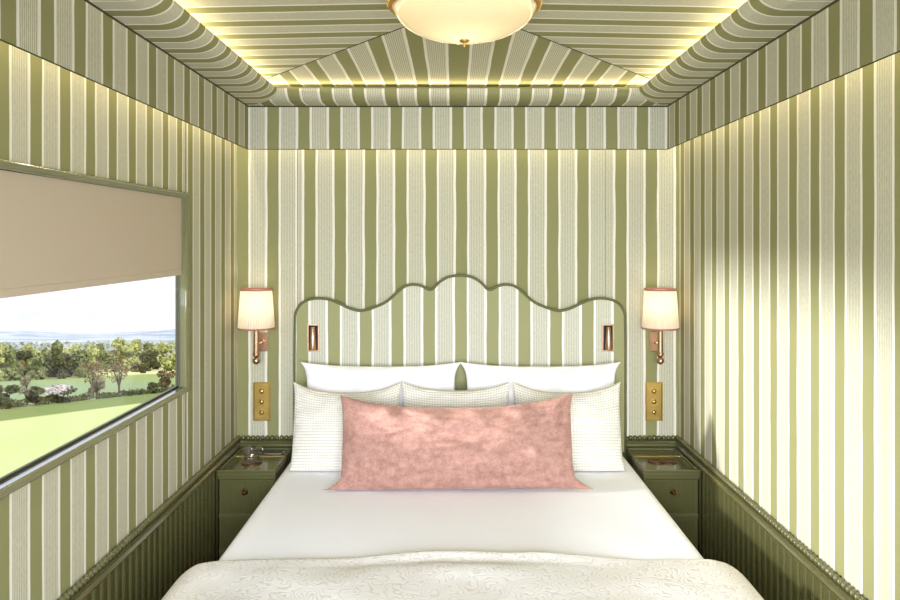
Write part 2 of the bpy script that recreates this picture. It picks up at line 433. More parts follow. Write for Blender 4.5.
# unseen window behind the camera, added to let in fill light
w2 = bpy.data.objects.new('fill_window', None); COL.objects.link(w2); w2['kind'] = 'structure'; w2.location = (0, YF, RZ0)
bm = bmesh.new()
for a in ((RX0, RX0+.04, RZ0, RZ1), (RX1-.04, RX1, RZ0, RZ1), (RX0+.04, RX1-.04, RZ0, RZ0+.04), (RX0+.04, RX1-.04, RZ1-.04, RZ1)): box(bm, a[0], a[1], YF-.03, YF+.01, a[2], a[3])
wp('window_frame', bm, M['green_frame'], w2)
bm = bmesh.new(); box(bm, RX0+.04, RX1-.04, YF-.02, YF-.016, RZ0+.04, RZ1-.04); wp('window_pane', bm, M['pane'], w2)

# ------------------------------------------------------------------ bed
BX0, BX1 = -.782, .840; BZ = H(-1.04); BY0, BY1 = 1.80, 3.765
bed = thing('bed', 'wide double bed with a scalloped striped headboard and low green base', 'bed', ((BX0+BX1)/2, 2.8, 0))
bm = bmesh.new(); box(bm, BX0+.02, BX1-.02, BY0+.02, BY1+.02, .06, .30); wp('bed_base', bm, M['base'], bed, bevel=.015)
for x in (BX0+.1, BX1-.1):
    for y in (BY0+.15, BY1-.15):
        bm = bmesh.new(); lathe(bm, [(.022,0),(.028,.06)], 16, (x, y, 0)); wp('leg', bm, M['piping'], bed, smooth=True)
# headboard outline in px at its front plane (y = 3.79), converted to metres
HBY = 3.79; sc = 770/HBY
px = [(294.5,452),(294.5,318),(296,311),(300,304.5),(306,300.6),(312,299),(318,298.4),(325,298.8),(332,300.5),(340,304),(349,308.5),(357,310.8),(362,311),(369,309.5),(377,306.5),(384,303.5),(391,298.5),(397,292.5),(403,287.5),(408,285.2),(415,284.6),(421,285.8),(425,288),(428.5,289.8),(431.5,289.8),(434,288.2),(437,284.5),(442,280.3),(448,277.2),(454,275.9),(460,275.5)]
full = px+[(920-x, y) for x, y in reversed(px[:-1])]
def smooth_pts(p, it=2):
    for _ in range(it):
        o = [p[0]]
        for a, c in zip(p, p[1:]):
            o += [(a[0]*.75+c[0]*.25, a[1]*.75+c[1]*.25), (a[0]*.25+c[0]*.75, a[1]*.25+c[1]*.75)]
        o.append(p[-1]); p = o
    return p
full = smooth_pts(full, 1)
HB = [((x-453)/sc, H((240-y)/sc)) for x, y in full]
bm = bmesh.new(); uvl = bm.loops.layers.uv.new('UVMap')
T = YB-.004-HBY
# front face as columns, edge rounded by insetting
def hb_shape(bm, ins, yf):
    pts = []
    N = len(HB)
    for i, (x, z) in enumerate(HB):
        a = HB[max(i-1,0)]; c = HB[min(i+1,N-1)]
        tx, tz = c[0]-a[0], c[1]-a[1]; l = math.hypot(tx, tz) or 1
        nx, nz = tz/l, -tx/l          # inward
        pts.append((x+nx*ins, yf, z+nz*ins))
    return pts
layers = [hb_shape(bm, 0, YB-.004), hb_shape(bm, 0, HBY+.012), hb_shape(bm, .002, HBY+.005), hb_shape(bm, .007, HBY+.001), hb_shape(bm, .013, HBY)]
rows = [[bm.verts.new(p) for p in L] for L in layers]
for a, c in zip(rows, rows[1:]):
    for i in range(len(a)-1): bm.faces.new((a[i], a[i+1], c[i+1], c[i]))
fr = rows[-1]; bot = [bm.verts.new((v.co.x, v.co.y, H(-1.045))) for v in fr]
n = len(fr)
for i in range(n-1):
    if abs(fr[i].co.x-fr[i+1].co.x) > 1e-5: bm.faces.new((fr[i], fr[i+1], bot[i+1], bot[i]))
for f in bm.faces:
    for l in f.loops: l[uvl].uv = ((l.vert.co.x-.039)/.1562, l.vert.co.z)
hb = obj('headboard', bm, M['stripe_hb_lit'], None); hb.parent = bed; hb.matrix_parent_inverse = Matrix.Translation(-bed.location)
bm = bmesh.new(); tube(bm, [(x, HBY+.006, z) for _x, (x, z) in enumerate(HB)], .0075, 8)
pip = obj('piping', bm, M['piping'], None, True); pip.parent = hb
# mattress with its fitted sheet
def mattress():
    bm = bmesh.new(); nx, ny = 60, 70; r = .035
    z0 = .302
    cols = []
    xsn = [i/nx for i in range(nx+1)]
    for j in range(ny+1):
        y = BY0+(BY1-BY0)*j/ny; row = []
        prof = [(BX0, z0), (BX0, BZ-.12), (BX0+.004, BZ-.035)]
        for k in range(1, 5):
            a = PI/2*k/5; prof.append((BX0+.004+r*(1-math.cos(a)), BZ-.035+r*math.sin(a)))
        xa, xb = BX0+.004+r, BX1-.004-r
        for i in range(nx+1):
            x = xa+(xb-xa)*i/nx
            z = BZ+.004*noise.noise(Vector((x*2.2, y*1.1, 3)))+.0025*noise.noise(Vector((x*6+y*3, y*1.5, 8)))
            prof.append((x, z))
        for k in range(4, 0, -1):
            a = PI/2*k/5; prof.append((BX1-.004-r*(1-math.cos(a)), BZ-.035+r*math.sin(a)))
        prof += [(BX1-.004, BZ-.035), (BX1, BZ-.12), (BX1, z0)]
        cols.append([bm.verts.new((x, y, z)) for x, z in prof])
    for a, c in zip(cols, cols[1:]):
        for i in range(len(a)-1): bm.faces.new((a[i], a[i+1], c[i+1], c[i]))
        bm.faces.new((a[0], a[-1], c[-1], c[0]))
    bm.faces.new(cols[0]); bm.faces.new(cols[-1])
    return obj('mattress', bm, M['sheet'], None, True)
tag(mattress(), 'thick mattress under a smooth white fitted sheet on the bed base', 'mattress')
# quilt
def quilt():
    y0, y1 = 1.72, 2.50; ny, nx = 44, 90
    rows = []; vs = []; fs = []
    def edge_y(x):
        t = (x-.03)/.42; return 2.492+.012*math.sin(x*3+1)+.034*math.exp(-t*t*1.3)
    for j in range(ny+1):
        t = j/ny; row = []
        cross = []
        nd = 16
        for i in range(nd):           # left drape
            s = i/nd; cross.append(('L', s))
        for i in range(nx+1): cross.append(('T', i/nx))
        for i in range(nd-1, -1, -1): cross.append(('R', i/nd))
        for kind, s in cross:
            if kind == 'T':
                x = BX0+.008+(BX1-BX0-.016)*s; ye = edge_y(x); y = y0+(ye-y0)*t
                d = ye-y; mid = math.exp(-((x-.03)/.40)**2*1.4)
                z = BZ+.018
                z += .013*mid*math.exp(-((d-.028)/.022)**2) - .007*mid*math.exp(-((d-.085)/.012)**2)
                z += .006*mid*math.exp(-((d-.15)/.06)**2)
                z += .009*noise.noise(Vector((x*3.1, y*4.2, 1)))+.004*noise.noise(Vector((x*8, y*9, 5)))
                e = min(1, d/.02); z -= .014*(1-e)**2
                ed = min(s, 1-s)*(BX1-BX0); z -= .004*max(0, 1-ed/.05)
            else:
                sg = -1 if kind == 'L' else 1
                bx = BX0 if kind == 'L' else BX1
                ye = edge_y(bx)-.015; y = y0+(ye-y0)*t
                a = (1-s)              # 0 at bed edge .. 1 at hem
                if a < .45:
                    th = a/.45*PI/2; ox = .128*math.sin(th); z = BZ+.014-.16*(1-math.cos(th))
                else:
                    ox = .128-.012*(a-.45); z = BZ-.146-(a-.45)/.55*.26
                ox += .010*noise.noise(Vector((y*6, a*2, sg*4)))*a
                e = min(1, (ye-y)/.03); ox -= .02*(1-e)**2*min(1, a*3)
                x = bx+sg*ox
            row.append(len(vs)); vs.append((x, y, z))
        rows.append(row)
    for a, c in zip(rows, rows[1:]):
        for i in range(len(a)-1): fs.append((a[i], a[i+1], c[i+1], c[i]))
    o = pydata('quilt', vs, fs, M['quilt'], None, True)
    s = o.modifiers.new('solid', 'SOLIDIFY'); s.thickness = .012; s.offset = -1
    o.modifiers.new('sub', 'SUBSURF').levels = 1
    o.modifiers['sub'].render_levels = 1
    return o
tag(quilt(), 'cream jacquard quilt with swirling pattern spread over the foot of the bed', 'quilt')

# pillows ---------------------------------------------------------------
def pillow(name, w, h, th, pinch, cx, cy, ang, mat, seed, n=56, wr=.006, roll_=0, ears=0, sag=0, puff=.5, flare=0, bear=0):
    """leaning cushion; bottom seam at y=cy on the mattress; ang = lean from vertical; sag pulls the top edge middle down"""
    vs = []; fs = []; uv = {}; idx = {}
    rnd = Vector((seed*3.7, seed*1.3, 0))
    for side in (0, 1):
        for j in range(n+1):
            for i in range(n+1):
                u, v = -1+2*i/n, -1+2*j/n
                # denser near edges
                u = math.sin(u*PI/2); v = math.sin(v*PI/2)
                border = i in (0, n) or j in (0, n)
                key = (0 if border else side, i, j)
                if key in idx: continue
                pw = pinch*(1-v**4); ph = pinch*(1-u**4)*w/h*.5
                x = u*w/2*(1-pw); z = v*h/2*(1-ph)
                x *= 1-flare*(v+1)/2
                if v > 0: z -= sag*v*(1-abs(u)**2.5)
                x += ears*.02*abs(u)**9*abs(v)**9*(1 if u > 0 else -1)
                x += bear*u*abs(u)**5*max(0, (-v-.70)/.30)**1.6
                t = max(0, (1-u*u))*max(0, (1-v*v))
                d = th/2*t**puff
                nzv = noise.noise(Vector((u*3, v*3, side*5))+rnd)+.5*noise.noise(Vector((u*7, v*7, side*5))+rnd)
                # radial gathers from the edges
                gt = math.sin(u*17+3*noise.noise(Vector((u*2, v, seed))))*max(0, abs(v)-.45)**1.2*(1-abs(u)**6)
                gs = math.sin(v*9+3*noise.noise(Vector((u, v*2, seed+3))))*max(0, abs(u)-.6)**1.2
                d += (wr*nzv+wr*1.3*gt+wr*1.2*gs)*min(1, t*9)
                y = -d if side == 0 else d
                idx[key] = len(vs); vs.append([x, y, z]); uv[len(vs)-1] = ((u+1)/2, (v+1)/2)
    for side in (0, 1):
        for j in range(n):
            for i in range(n):
                def K_(a, b_): return idx[(0 if (a in (0, n) or b_ in (0, n)) else side, a, b_)]
                f = (K_(i,j), K_(i+1,j), K_(i+1,j+1), K_(i,j+1))
                fs.append(f if side == 0 else f[::-1])
    R = Matrix.Rotation(-ang, 4, 'X') @ Matrix.Rotation(roll_, 4, 'Y')
    pts = [R @ Vector(p) for p in vs]
    lo = min(p.z for p in pts)
    yb = min((p for p in pts), key=lambda p: p.z).y
    # flatten the underside where the weight rests, never below the sheet
    base = BZ+.006
    off = base-lo-.012
    out = []
    for p in pts:
        z = p.z+off
        if z < base: z = base+(z-base)*.05
        out.append((cx+p.x, cy+(p.y-yb), z))
    me = bpy.data.meshes.new(name); me.from_pydata(out, [], fs); me.update()
    l = me.uv_layers.new(name='UVMap')
    for lp in me.loops: l.data[lp.index].uv = uv[lp.vertex_index]
    o = link(name, me, mat, None, True)
    o.modifiers.new('sub', 'SUBSURF').levels = 1; o.modifiers['sub'].render_levels = 1
    return o
D = math.radians
gp = 'white sleeping pillows'
tag(pillow('pillow', .735, .47, .14, .05, -.345, 3.60, D(11), M['pillowcase'], 1, wr=.012, sag=.012, ears=1), 'plain white pillow against the headboard, on the window side', 'pillow', gp)
tag(pillow('pillow', .735, .47, .14, .05, .418, 3.60, D(11), M['pillowcase'], 2, wr=.013, sag=.012, ears=1), 'plain white pillow against the headboard, on the side away from the window', 'pillow', gp)
gc = 'cream waffle knit cushions'
tag(pillow('cushion', .50, .405, .15, .045, -.487, 3.455, D(14), M['knit'], 3, sag=.045, wr=.009, roll_=D(0)), 'cream waffle-knit square cushion nearest the window, left of the pink bolster', 'cushion', gc)
tag(pillow('cushion', .50, .405, .13, .045, .012, 3.455, D(14), M['knit'], 4, sag=.035, wr=.012), 'cream waffle-knit square cushion in the middle, mostly hidden behind the pink bolster', 'cushion', gc)
tag(pillow('cushion', .50, .405, .15, .045, .523, 3.455, D(14), M['knit'], 5, sag=.045, wr=.009, roll_=D(-0)), 'cream waffle-knit square cushion farthest from the window, right of the pink bolster', 'cushion', gc)
tag(pillow('bolster_cushion', 1.00, .395, .20, .035, .017, 3.19, D(13), M['velvet'], 6, n=96, wr=.019, sag=.05, ears=0, roll_=D(-.6), flare=.005, bear=.066), 'long rose pink velvet lumbar cushion lying across the front of the pillows', 'cushion')

# ------------------------------------------------------------------ bedside cabinets
def cabinet(x0, x1, knobx, label, mirror):
    yf, yb_ = 3.45, YB-.03; zt = H(-1.03)
    c = thing('bedside_cabinet', label, 'bedside cabinet', ((x0+x1)/2, (yf+yb_)/2, 0), 'bedside cabinets')
    bm = bmesh.new(); box(bm, x0+.004, x1-.004, yf+.018, yb_, 0.0, zt-.03); wp('cabinet_body', bm, M['green'], c)
    # top: slab, recessed panel, raised lip
    bm = bmesh.new(); box(bm, x0, x1, yf-.004, yb_, zt-.030, zt-.012)
    box(bm, x0, x1, yf-.006, yf+.012, zt-.012, zt); box(bm, x0, x1, yb_-.012, yb_, zt-.012, zt)
    box(bm, x0, x0+.012, yf+.012, yb_-.012, zt-.012, zt); box(bm, x1-.012, x1, yf+.012, yb_-.012, zt-.012, zt)
    wp('cabinet_top', bm, M['green'], c, bevel=.003)
    bm = bmesh.new(); box(bm, x0+.014, x1-.014, yf+.256, yf+.262, zt-.012, zt-.0095); wp('divider_strip', bm, M['brass'], c)
    # moulding under the top
    bm = bmesh.new(); box(bm, x0+.001, x1-.001, yf+.004, yf+.018, zt-.046, zt-.030); wp('moulding', bm, M['green'], c, bevel=.004)
    def front(name, z0, z1):
        bm = bmesh.new(); box(bm, x0+.010, x1-.010, yf+.010, yf+.018, z0, z1)
        n = int((x1-x0-.03)/.0075)
        for i in range(n):
            x = x0+.017+i*.0075
            lathe_ = [(x-.0028, yf+.010), (x-.0015, yf+.0078), (x+.0015, yf+.0078), (x+.0028, yf+.010)]
            a = [bm.verts.new((u, y, z0+.006)) for u, y in lathe_]; b_ = [bm.verts.new((u, y, z1-.006)) for u, y in lathe_]
            for k in range(3): bm.faces.new((a[k], a[k+1], b_[k+1], b_[k]))
            bm.faces.new(a); bm.faces.new(b_)
        return wp(name, bm, M['green'], c)
    d1 = front('drawer', zt-.202, zt-.048); d2 = front('drawer', zt-.36, zt-.222); d3 = front('drawer', .06, zt-.38)
    bm = bmesh.new(); box(bm, x0+.004, x1-.004, yf+.006, yf+.018, zt-.222, zt-.202); wp('rail', bm, M['green'], c, bevel=.003)
    bm = bmesh.new(); box(bm, x0+.004, x1-.004, yf+.006, yf+.018, zt-.38, zt-.36); wp('rail', bm, M['green'], c, bevel=.003)
    kb = bmesh.new()
    R = Matrix.Translation((knobx, yf+.008, zt-.10)) @ Matrix.Rotation(PI/2, 4, 'X')
    lathe(kb, [(.0125,0),(.0135,.002),(.011,.004),(.005,.006),(.0045,.014),(.008,.018),(.0095,.022),(.008,.026),(.003,.028)], 20)
    bmesh.ops.transform(kb, matrix=R, verts=kb.verts)
    k = obj('knob', kb, M['bronze'], None, True); k.parent = d1
    return c
cabinet(XL+.024, -.797, -.933, 'olive green reeded bedside cabinet under the window wall, with a glass on top', False)
cabinet(.855, XR-.024, .986, 'olive green reeded bedside cabinet on the right, with an empty top', True)
ztp = H(-1.03)-.012
def inset(x, y, label, two):
    bm = bmesh.new()
    cs_ = ((x-.028, .038), (x+.026, .040)) if two else ((x, .048),)
    for cx_, r in cs_:
        rs = lathe(bm, [(r*.2,.001),(r*.82,.0012),(r*.9,.004),(r,.0045),(r*1.02,.0)], 32, (cx_, y, ztp)); cap(bm, rs[0]); 
    o = obj('coaster', bm, M['bronze'], None, True); tag(o, label, 'coaster'); return o
inset(-.940, 3.60, 'round copper brown coaster beneath the clear tumbler', False)
inset(.985, 3.615, 'twin-ring copper brown coaster on the empty bedside cabinet', True)
bm = bmesh.new()
rs = lathe(bm, [(.030,0),(.034,.001),(.038,.066),(.0362,.066),(.0325,.008),(.001,.007)], 36, (-.940, 3.60, ztp+.0048)); cap(bm, rs[0])
tag(obj('tumbler', bm, M['tumbler'], None, True), 'small clear glass tumbler standing on the bedside cabinet under the window', 'glass')
ph = thing('smartphone', 'slim dark blue smartphone with a silver edge lying at the back of the bedside cabinet', 'phone', (-.86, 3.755, ztp))
bm = bmesh.new(); box(bm, -.915, -.830, 3.725, 3.785, ztp+.0005, ztp+.0085); p_ = wp('phone_body', bm, M['silver'], ph, bevel=.002)
bm = bmesh.new(); box(bm, -.912, -.833, 3.728, 3.782, ztp+.0086, ztp+.0094); wp('phone_screen', bm, M['navy'], ph)
gl = thing('eyeglasses', 'folded silver-rimmed eyeglasses lying behind the clear tumbler', 'eyeglasses', (-.97, 3.76, ztp))
bm = bmesh.new()
for cx_ in (-.998, -.945): tube(bm, [(cx_+.022*math.cos(a*PI/10), 3.745, ztp+.019+.017*math.sin(a*PI/10)) for a in range(20)], .0016, 6, True)
tube(bm, [(-.976, 3.745, ztp+.022), (-.9715, 3.743, ztp+.026), (-.967, 3.745, ztp+.022)], .0014, 6)
wp('rims', bm, M['silver'], gl, smooth=True)
for a, b_ in (((-1.02, 3.75, ztp+.024), (-.92, 3.764, ztp+.004)), ((-.923, 3.752, ztp+.024), (-1.02, 3.772, ztp+.004))):
    bm = bmesh.new(); tube(bm, [a, b_], .0016, 6); wp('temple', bm, M['navy'], gl)

# ------------------------------------------------------------------ wall lamps
def sconce(x, plate_x, label):
    s = thing('wall_lamp', label, 'wall lamp', (plate_x, YB, H(-.51)), 'pleated wall lamps')
    yc = 3.74; k = 770/yc
    z = lambda py: H((240-py)/k)
    bm = bmesh.new(); box(bm, plate_x-.028, plate_x+.028, YB-.010, YB-.0005, H(-.555), H(-.462)); wp('backplate', bm, M['copper'], s, bevel=.002)
    bm = bmesh.new(); tube(bm, [(plate_x, YB-.008, H(-.508)), (plate_x, YB-.03, H(-.508)), (x, yc+.012, H(-.508)), (x, yc, H(-.508))], .006, 10)
    bmesh.ops.create_uvsphere(bm, u_segments=14, v_segments=8, radius=.010, matrix=Matrix.Translation((plate_x, YB-.016, H(-.508))))
    wp('arm', bm, M['copper'], s, smooth=True)
    bm = bmesh.new(); rs = lathe(bm, [(.009,z(326)),(.009,z(329)),(.0135,z(331)),(.0135,z(352)),(.0165,z(353)),(.0165,z(355)),(.011,z(357))], 24, (x, yc, 0))
    cap(bm, rs[0]); cap(bm, rs[-1]); wp('stem', bm, M['copper'], s, smooth=False, bevel=.001)
    bm = bmesh.new(); sphere(bm, (x, yc, z(360.8)), .0185, 20); wp('ball', bm, M['copper'], s, smooth=True)
    zt, zb = z(289.5), z(328)
    bm = bmesh.new(); lathe(bm, [(.0875, zb), (.0745, zt)], 240, (x, yc, 0), .012, 40); sh = wp('lamp_shade', bm, M['shade'], s, smooth=True)
    for r, zz in ((.0755, zt), (.0885, zb)):
        bm = bmesh.new(); lathe(bm, [(r-.002, zz-.0040), (r+.0015, zz-.0040), (r+.0015, zz+.0040), (r-.002, zz+.0040), (r-.002, zz-.0040)], 60, (x, yc, 0))
        t_ = obj('trim_braid', bm, M['pinktrim'], None, True); t_.parent = sh
    bm = bmesh.new(); sphere(bm, (x, yc, (zt+zb)/2-.01), .014, 14, (1,1,1.3))
    tube(bm, [(x, yc, z(327)), (x, yc, (zt+zb)/2-.02)], .008, 10); wp('bulb', bm, M['shade'], s, smooth=True)
    L = bpy.data.lights.new('wall_lamp_light', 'POINT'); L.energy = SC_E; L.color = (1, .82, .58); L.shadow_soft_size = .02
    lo = bpy.data.objects.new('wall_lamp_light', L); COL.objects.link(lo); lo.location = (x, yc, (zt+zb)/2+.02)
SC_E = .42
sconce((256.3-453)*3.74/770, (262.5-453)/200, 'brass wall lamp with pleated ivory shade beside the window, above the brass switch plate')
sconce((660.3-453)*3.74/770, (655-453)/200, 'brass wall lamp with pleated ivory shade right of the headboard')
# switch plates
def plate(x, label):
    s = thing('switch_plate', label, 'switch', (x, YB, H(-.807)), 'brass switch plates')
    bm = bmesh.new(); box(bm, x-.0435, x+.0435, YB-.007, YB-.0005, H(-.903), H(-.71)); wp('plate', bm, M['brass'], s, bevel=.0015)
    bm = bmesh.new(); frame = [(x-.037, H(-.896)), (x+.037, H(-.896)), (x+.037, H(-.717)), (x-.037, H(-.717))]
    tube(bm, [(a, YB-.007, c) for a, c in frame], .0012, 6, True); wp('edge_line', bm, M['bronze'], s)
    for h in (-.755, -.807, -.859):
        bm = bmesh.new(); lathe(bm, [(.0115,0),(.0115,.002),(.008,.003),(.008,.009),(.0065,.010),(.0001,.010)], 20)
        bmesh.ops.transform(bm, matrix=Matrix.Translation((x, YB-.0072, H(h))) @ Matrix.Rotation(PI/2, 4, 'X'), verts=bm.verts)
        wp('button', bm, M['brass'], s, smooth=True)
plate((262-453)/200, 'brass plate with three round switches on the back wall, window side of the bed')
plate((653.7-453)/200, 'brass plate with three round switches on the back wall, right of the headboard')
# reading lights let into the headboard
def reader(pxc, label):
    x = (pxc-453)/sc; z0, z1 = H((240-351.5)/sc), H((240-324)/sc); w = .029
    s = thing('reading_light', label, 'reading light', (x, HBY, (z0+z1)/2), 'headboard reading lights')
    bm = bmesh.new()
    for a in ((x-w, x-w+.006, z0, z1), (x+w-.006, x+w, z0, z1), (x-w+.006, x+w-.006, z0, z0+.006), (x-w+.006, x+w-.006, z1-.006, z1)):
        box(bm, a[0], a[1], HBY-.007, HBY+.001, a[2], a[3])
    wp('frame', bm, M['copper'], s)
    bm = bmesh.new(); box(bm, x-w+.005, x+w-.005, HBY-.0018, HBY-.0004, z0+.005, z1-.005); wp('recess', bm, M['recess'], s)
    bm = bmesh.new(); rs = lathe(bm, [(.0165, z0+.010), (.0172, z0+.013), (.0105, z1-.016), (.009, z1-.013)], 24, (x, HBY-.019, 0)); cap(bm, rs[0]); cap(bm, rs[-1])
    h = wp('lamp_head', bm, M['copper'], s, smooth=True)
reader(313.5, 'small copper reading light set into the headboard on the window side')
reader(607.8, 'small copper reading light set into the headboard on the right side')

# ------------------------------------------------------------------ ceiling lamp
LX, LY = .036, 2.42
lp = thing('ceiling_lamp', 'large round alabaster glass bowl ceiling light with gilt ring and finial', 'ceiling light', (LX, LY, H(.773)))
zr = H(.727); R0 = .220
prof = []
for i in range(17):
    a = PI/2*i/16; prof.append((R0*math.cos(a)+.0001, zr-.098*math.sin(a)**1.0))
bm = bmesh.new(); lathe(bm, [(R0-.004, zr+.004), (R0+.003, zr+.004), (R0+.004, zr-.004)]+prof, 96, (LX, LY, 0)); wp('bowl', bm, M['bowl'], lp, smooth=True)
bm = bmesh.new(); lathe(bm, [(R0+.004, zr+.0), (R0+.010, zr+.006), (R0+.014, zr+.016), (R0+.008, zr+.026), (R0-.002, zr+.03), (R0-.004, zr+.004), (R0+.004, zr+.0)], 96, (LX, LY, 0))
for i in range(90):
    a = 2*PI*i/90
    sphere(bm, (LX+(R0+.014)*math.cos(a), LY+(R0+.014)*math.sin(a), zr+.010), .0085, 8)
    if i % 3 == 0:
        sphere(bm, (LX+(R0+.016)*math.cos(a), LY+(R0+.016)*math.sin(a), zr+.024), .0095, 8)
M['gilt'] = flat('gilt_brass', srgb(196, 158, 88), .28, 1, vary=.12, scale=120)
wp('gilt_ring', bm, M['gilt'], lp, smooth=True)
zb = zr-.098
bm = bmesh.new(); rs = lathe(bm, [(.0005, zb-.026), (.004, zb-.024), (.0055, zb-.019), (.003, zb-.014), (.004, zb-.011), (.015, zb-.006), (.017, zb-.002), (.012, zb+.002)], 24, (LX, LY, 0)); cap(bm, rs[-1]); wp('finial', bm, M['gilt'], lp, smooth=True)
bm = bmesh.new()
for k in range(3):
    a = 2*PI*k/3+.4; tube(bm, [(LX+(R0-.0)*math.cos(a), LY+(R0-.0)*math.sin(a), zr+.024), (LX+.03*math.cos(a), LY+.03*math.sin(a), H(.765))], .004, 8)
wp('hanger', bm, M['gilt'], lp, smooth=True)
bm = bmesh.new(); rs = lathe(bm, [(.06, H(.752)), (.065, H(.757)), (.05, H(.766)), (.02, H(.7735))], 32, (LX, LY, 0)); cap(bm, rs[0]); cap(bm, rs[-1]); wp('ceiling_rose', bm, M['gilt'], lp, smooth=True)

# ------------------------------------------------------------------ landscape outside
def gh(X, Y):
    z = max(Y, -20)
    pts = [(-20,-3),(0,-3),(150,-27),(250,-42),(400,-61),(800,-110),(1600,-207),(2600,-310),(3400,-470),(4200,-640)]
    for (a, ha), (b_, hb_) in zip(pts, pts[1:]):
        if z <= b_:
            h = ha+(hb_-ha)*(z-a)/(b_-a); break
    else: h = pts[-1][1]
    if z > 900: h += min(1, (z-900)/900)*38*noise.noise(Vector((X*.0026, z*.0007, 7)))
    if z > 160: h += (z-160)*.005*noise.noise(Vector((X*.0022, z*.0016, 2)))*2*min(1,(z-160)/400)
    return h
ys = [-20,-5,5,12,20,30,40,50,60,75,90,110,130,150,180,210,250,300,360,430,520,640,800,980,1200,1450,1700,1950,2200,2400,2550,2700,2900,3200,3600,4200]
vs = []; fs = []; NX = 60
for y in ys:
    w = max(60, y*.95+40); x1 = -3.0
    for i in range(NX+1):
        x = x1-(w)*(i/NX)**1.0; x = x if y < 130 else x1+y*.05-(w)*i/NX
        vs.append((x, y, H(gh(x, y))))
for j in range(len(ys)-1):
    for i in range(NX):
        a = j*(NX+1)+i; fs.append((a, a+NX+1, a+NX+2, a+1))
def field_mat():
    m, t, b = nt('farmland'); g = G(t); co = g.sep(g.coord()); X, Y = co[0], co[1]
    n1 = g.noise(g.comb(g.m('MULTIPLY', X, .25), g.m('MULTIPLY', Y, .05)), 1, 3)
    near = g.mix(n1, srgb(188, 200, 138), srgb(198, 207, 152))
    hedge_shade = g.mix(n1, srgb(122, 138, 84), srgb(134, 148, 96))  # the hedge's shadow, painted as a darker band of the field
    f2 = g.mix(n1, srgb(138, 156, 118), srgb(152, 168, 134))
    c = g.mix(g.m('SUBTRACT', 1.0, g.step(X, -23.4, .5)), near, hedge_shade)
    c = g.mix(g.m('SUBTRACT', 1.0, g.step(X, -29.5, .5)), c, f2)
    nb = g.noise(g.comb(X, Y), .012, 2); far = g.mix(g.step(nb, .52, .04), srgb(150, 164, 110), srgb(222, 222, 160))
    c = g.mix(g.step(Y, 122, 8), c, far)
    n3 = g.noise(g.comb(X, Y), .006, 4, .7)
    hill_haze = g.mix(g.step(n3, .5, .12), srgb(158, 170, 186), srgb(192, 200, 212))  # pale blue haze of distance painted into the hill colour
    c = g.mix(g.step(Y, 700, 500), c, hill_haze)
    t.links.new(c, b.inputs['Base Color']); b.inputs['Roughness'].default_value = 1; b.inputs['Specular IOR Level'].default_value = 0
    return m
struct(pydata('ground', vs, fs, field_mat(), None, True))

def leafmat(n, a, b_):
    m, t, b = nt(n); g = G(t)
    oi = g.noise(g.coord(), 1.1, 4, .7)
    t.links.new(g.mix(g.step(oi, .5, .5), a, b_), b.inputs['Base Color']); b.inputs['Roughness'].default_value = .9
    b.inputs['Specular IOR Level'].default_value = .1
    return m
L_ = {'dark': leafmat('dark_leaves', srgb(76,80,54), srgb(108,112,78)), 'mid': leafmat('green_leaves', srgb(116,124,82), srgb(150,156,108)),
      'lime': leafmat('spring_leaves', srgb(168,174,116), srgb(200,202,142)), 'brown': leafmat('brown_twigs', srgb(122,104,80), srgb(150,134,100)),
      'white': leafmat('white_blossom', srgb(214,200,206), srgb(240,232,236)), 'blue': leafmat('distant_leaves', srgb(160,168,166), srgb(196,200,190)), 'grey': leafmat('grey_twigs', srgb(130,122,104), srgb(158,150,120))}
def crown(bm, lobes, nleaf, size, rnd):
    tot = sum(l[3]*l[4] for l in lobes)
    for (cx, cy, cz, rx, rz) in lobes:
        n = int(nleaf*rx*rz/tot)
        for _ in range(n):
            while True:
                v = Vector((rnd.uniform(-1,1), rnd.uniform(-1,1), rnd.uniform(-1,1)))
                if .25 < v.length < 1: break
            v = v*(.75+.25*rnd.random()) ; p = Vector((cx+v.x*rx, cy+v.y*rx, cz+v.z*rz))
            d = Vector((rnd.gauss(0,1), rnd.gauss(0,1), rnd.gauss(0,1))).normalized(); e = d.orthogonal().normalized()
            s = size*rnd.uniform(.6,1.3); f = d.cross(e)
            bm.faces.new([bm.verts.new(p+e*s), bm.verts.new(p+f*s*.8), bm.verts.new(p-e*s), bm.verts.new(p-f*s*.8)])
def tree(name, label, cat, px_, Xw, w, h, mat, seed, dense=1.0, group=None, trunk=.25, bare=False, leaf=.13, yy=None, n0=1500):
    rnd = random.Random(seed)
    Yw = yy if yy is not None else 770*abs(Xw)/(453-px_)
    Xw2 = Xw if yy is None else (px_-453)/770*yy
    root = thing(name, label, cat, (Xw2, Yw, H(gh(Xw2, Yw))), group)
    bm = bmesh.new()
    lobes = []
    for _ in range(7 if not bare else 9):
        a = rnd.uniform(0, 2*PI); r = w*.32*math.sqrt(rnd.random())
        z = h*(trunk+.12+(1-trunk-.25)*rnd.random())
        lobes.append((r*math.cos(a), r*math.sin(a), z, w*rnd.uniform(.16,.27), h*rnd.uniform(.13,.22)))
    crown(bm, lobes, int(n0*dense), leaf, rnd)
    me = bpy.data.meshes.new('foliage'); bm.to_mesh(me); bm.free(); link('foliage', me, mat, root)
    bm = bmesh.new(); tr = w*.025+.03
    tube(bm, [(0,0,-.1), (w*.01,0,h*.3), (0,w*.02,h*.62)], [tr*1.3, tr, tr*.4], 7)
    for l in lobes:
        tube(bm, [(0,0,h*trunk*.6+.05), (l[0]*.5,l[1]*.5,(l[2]+h*trunk)/2), (l[0],l[1],l[2])], [tr*.6, tr*.4, tr*.15], 5)
    obj('trunk', bm, M['bark'], root)
    return root
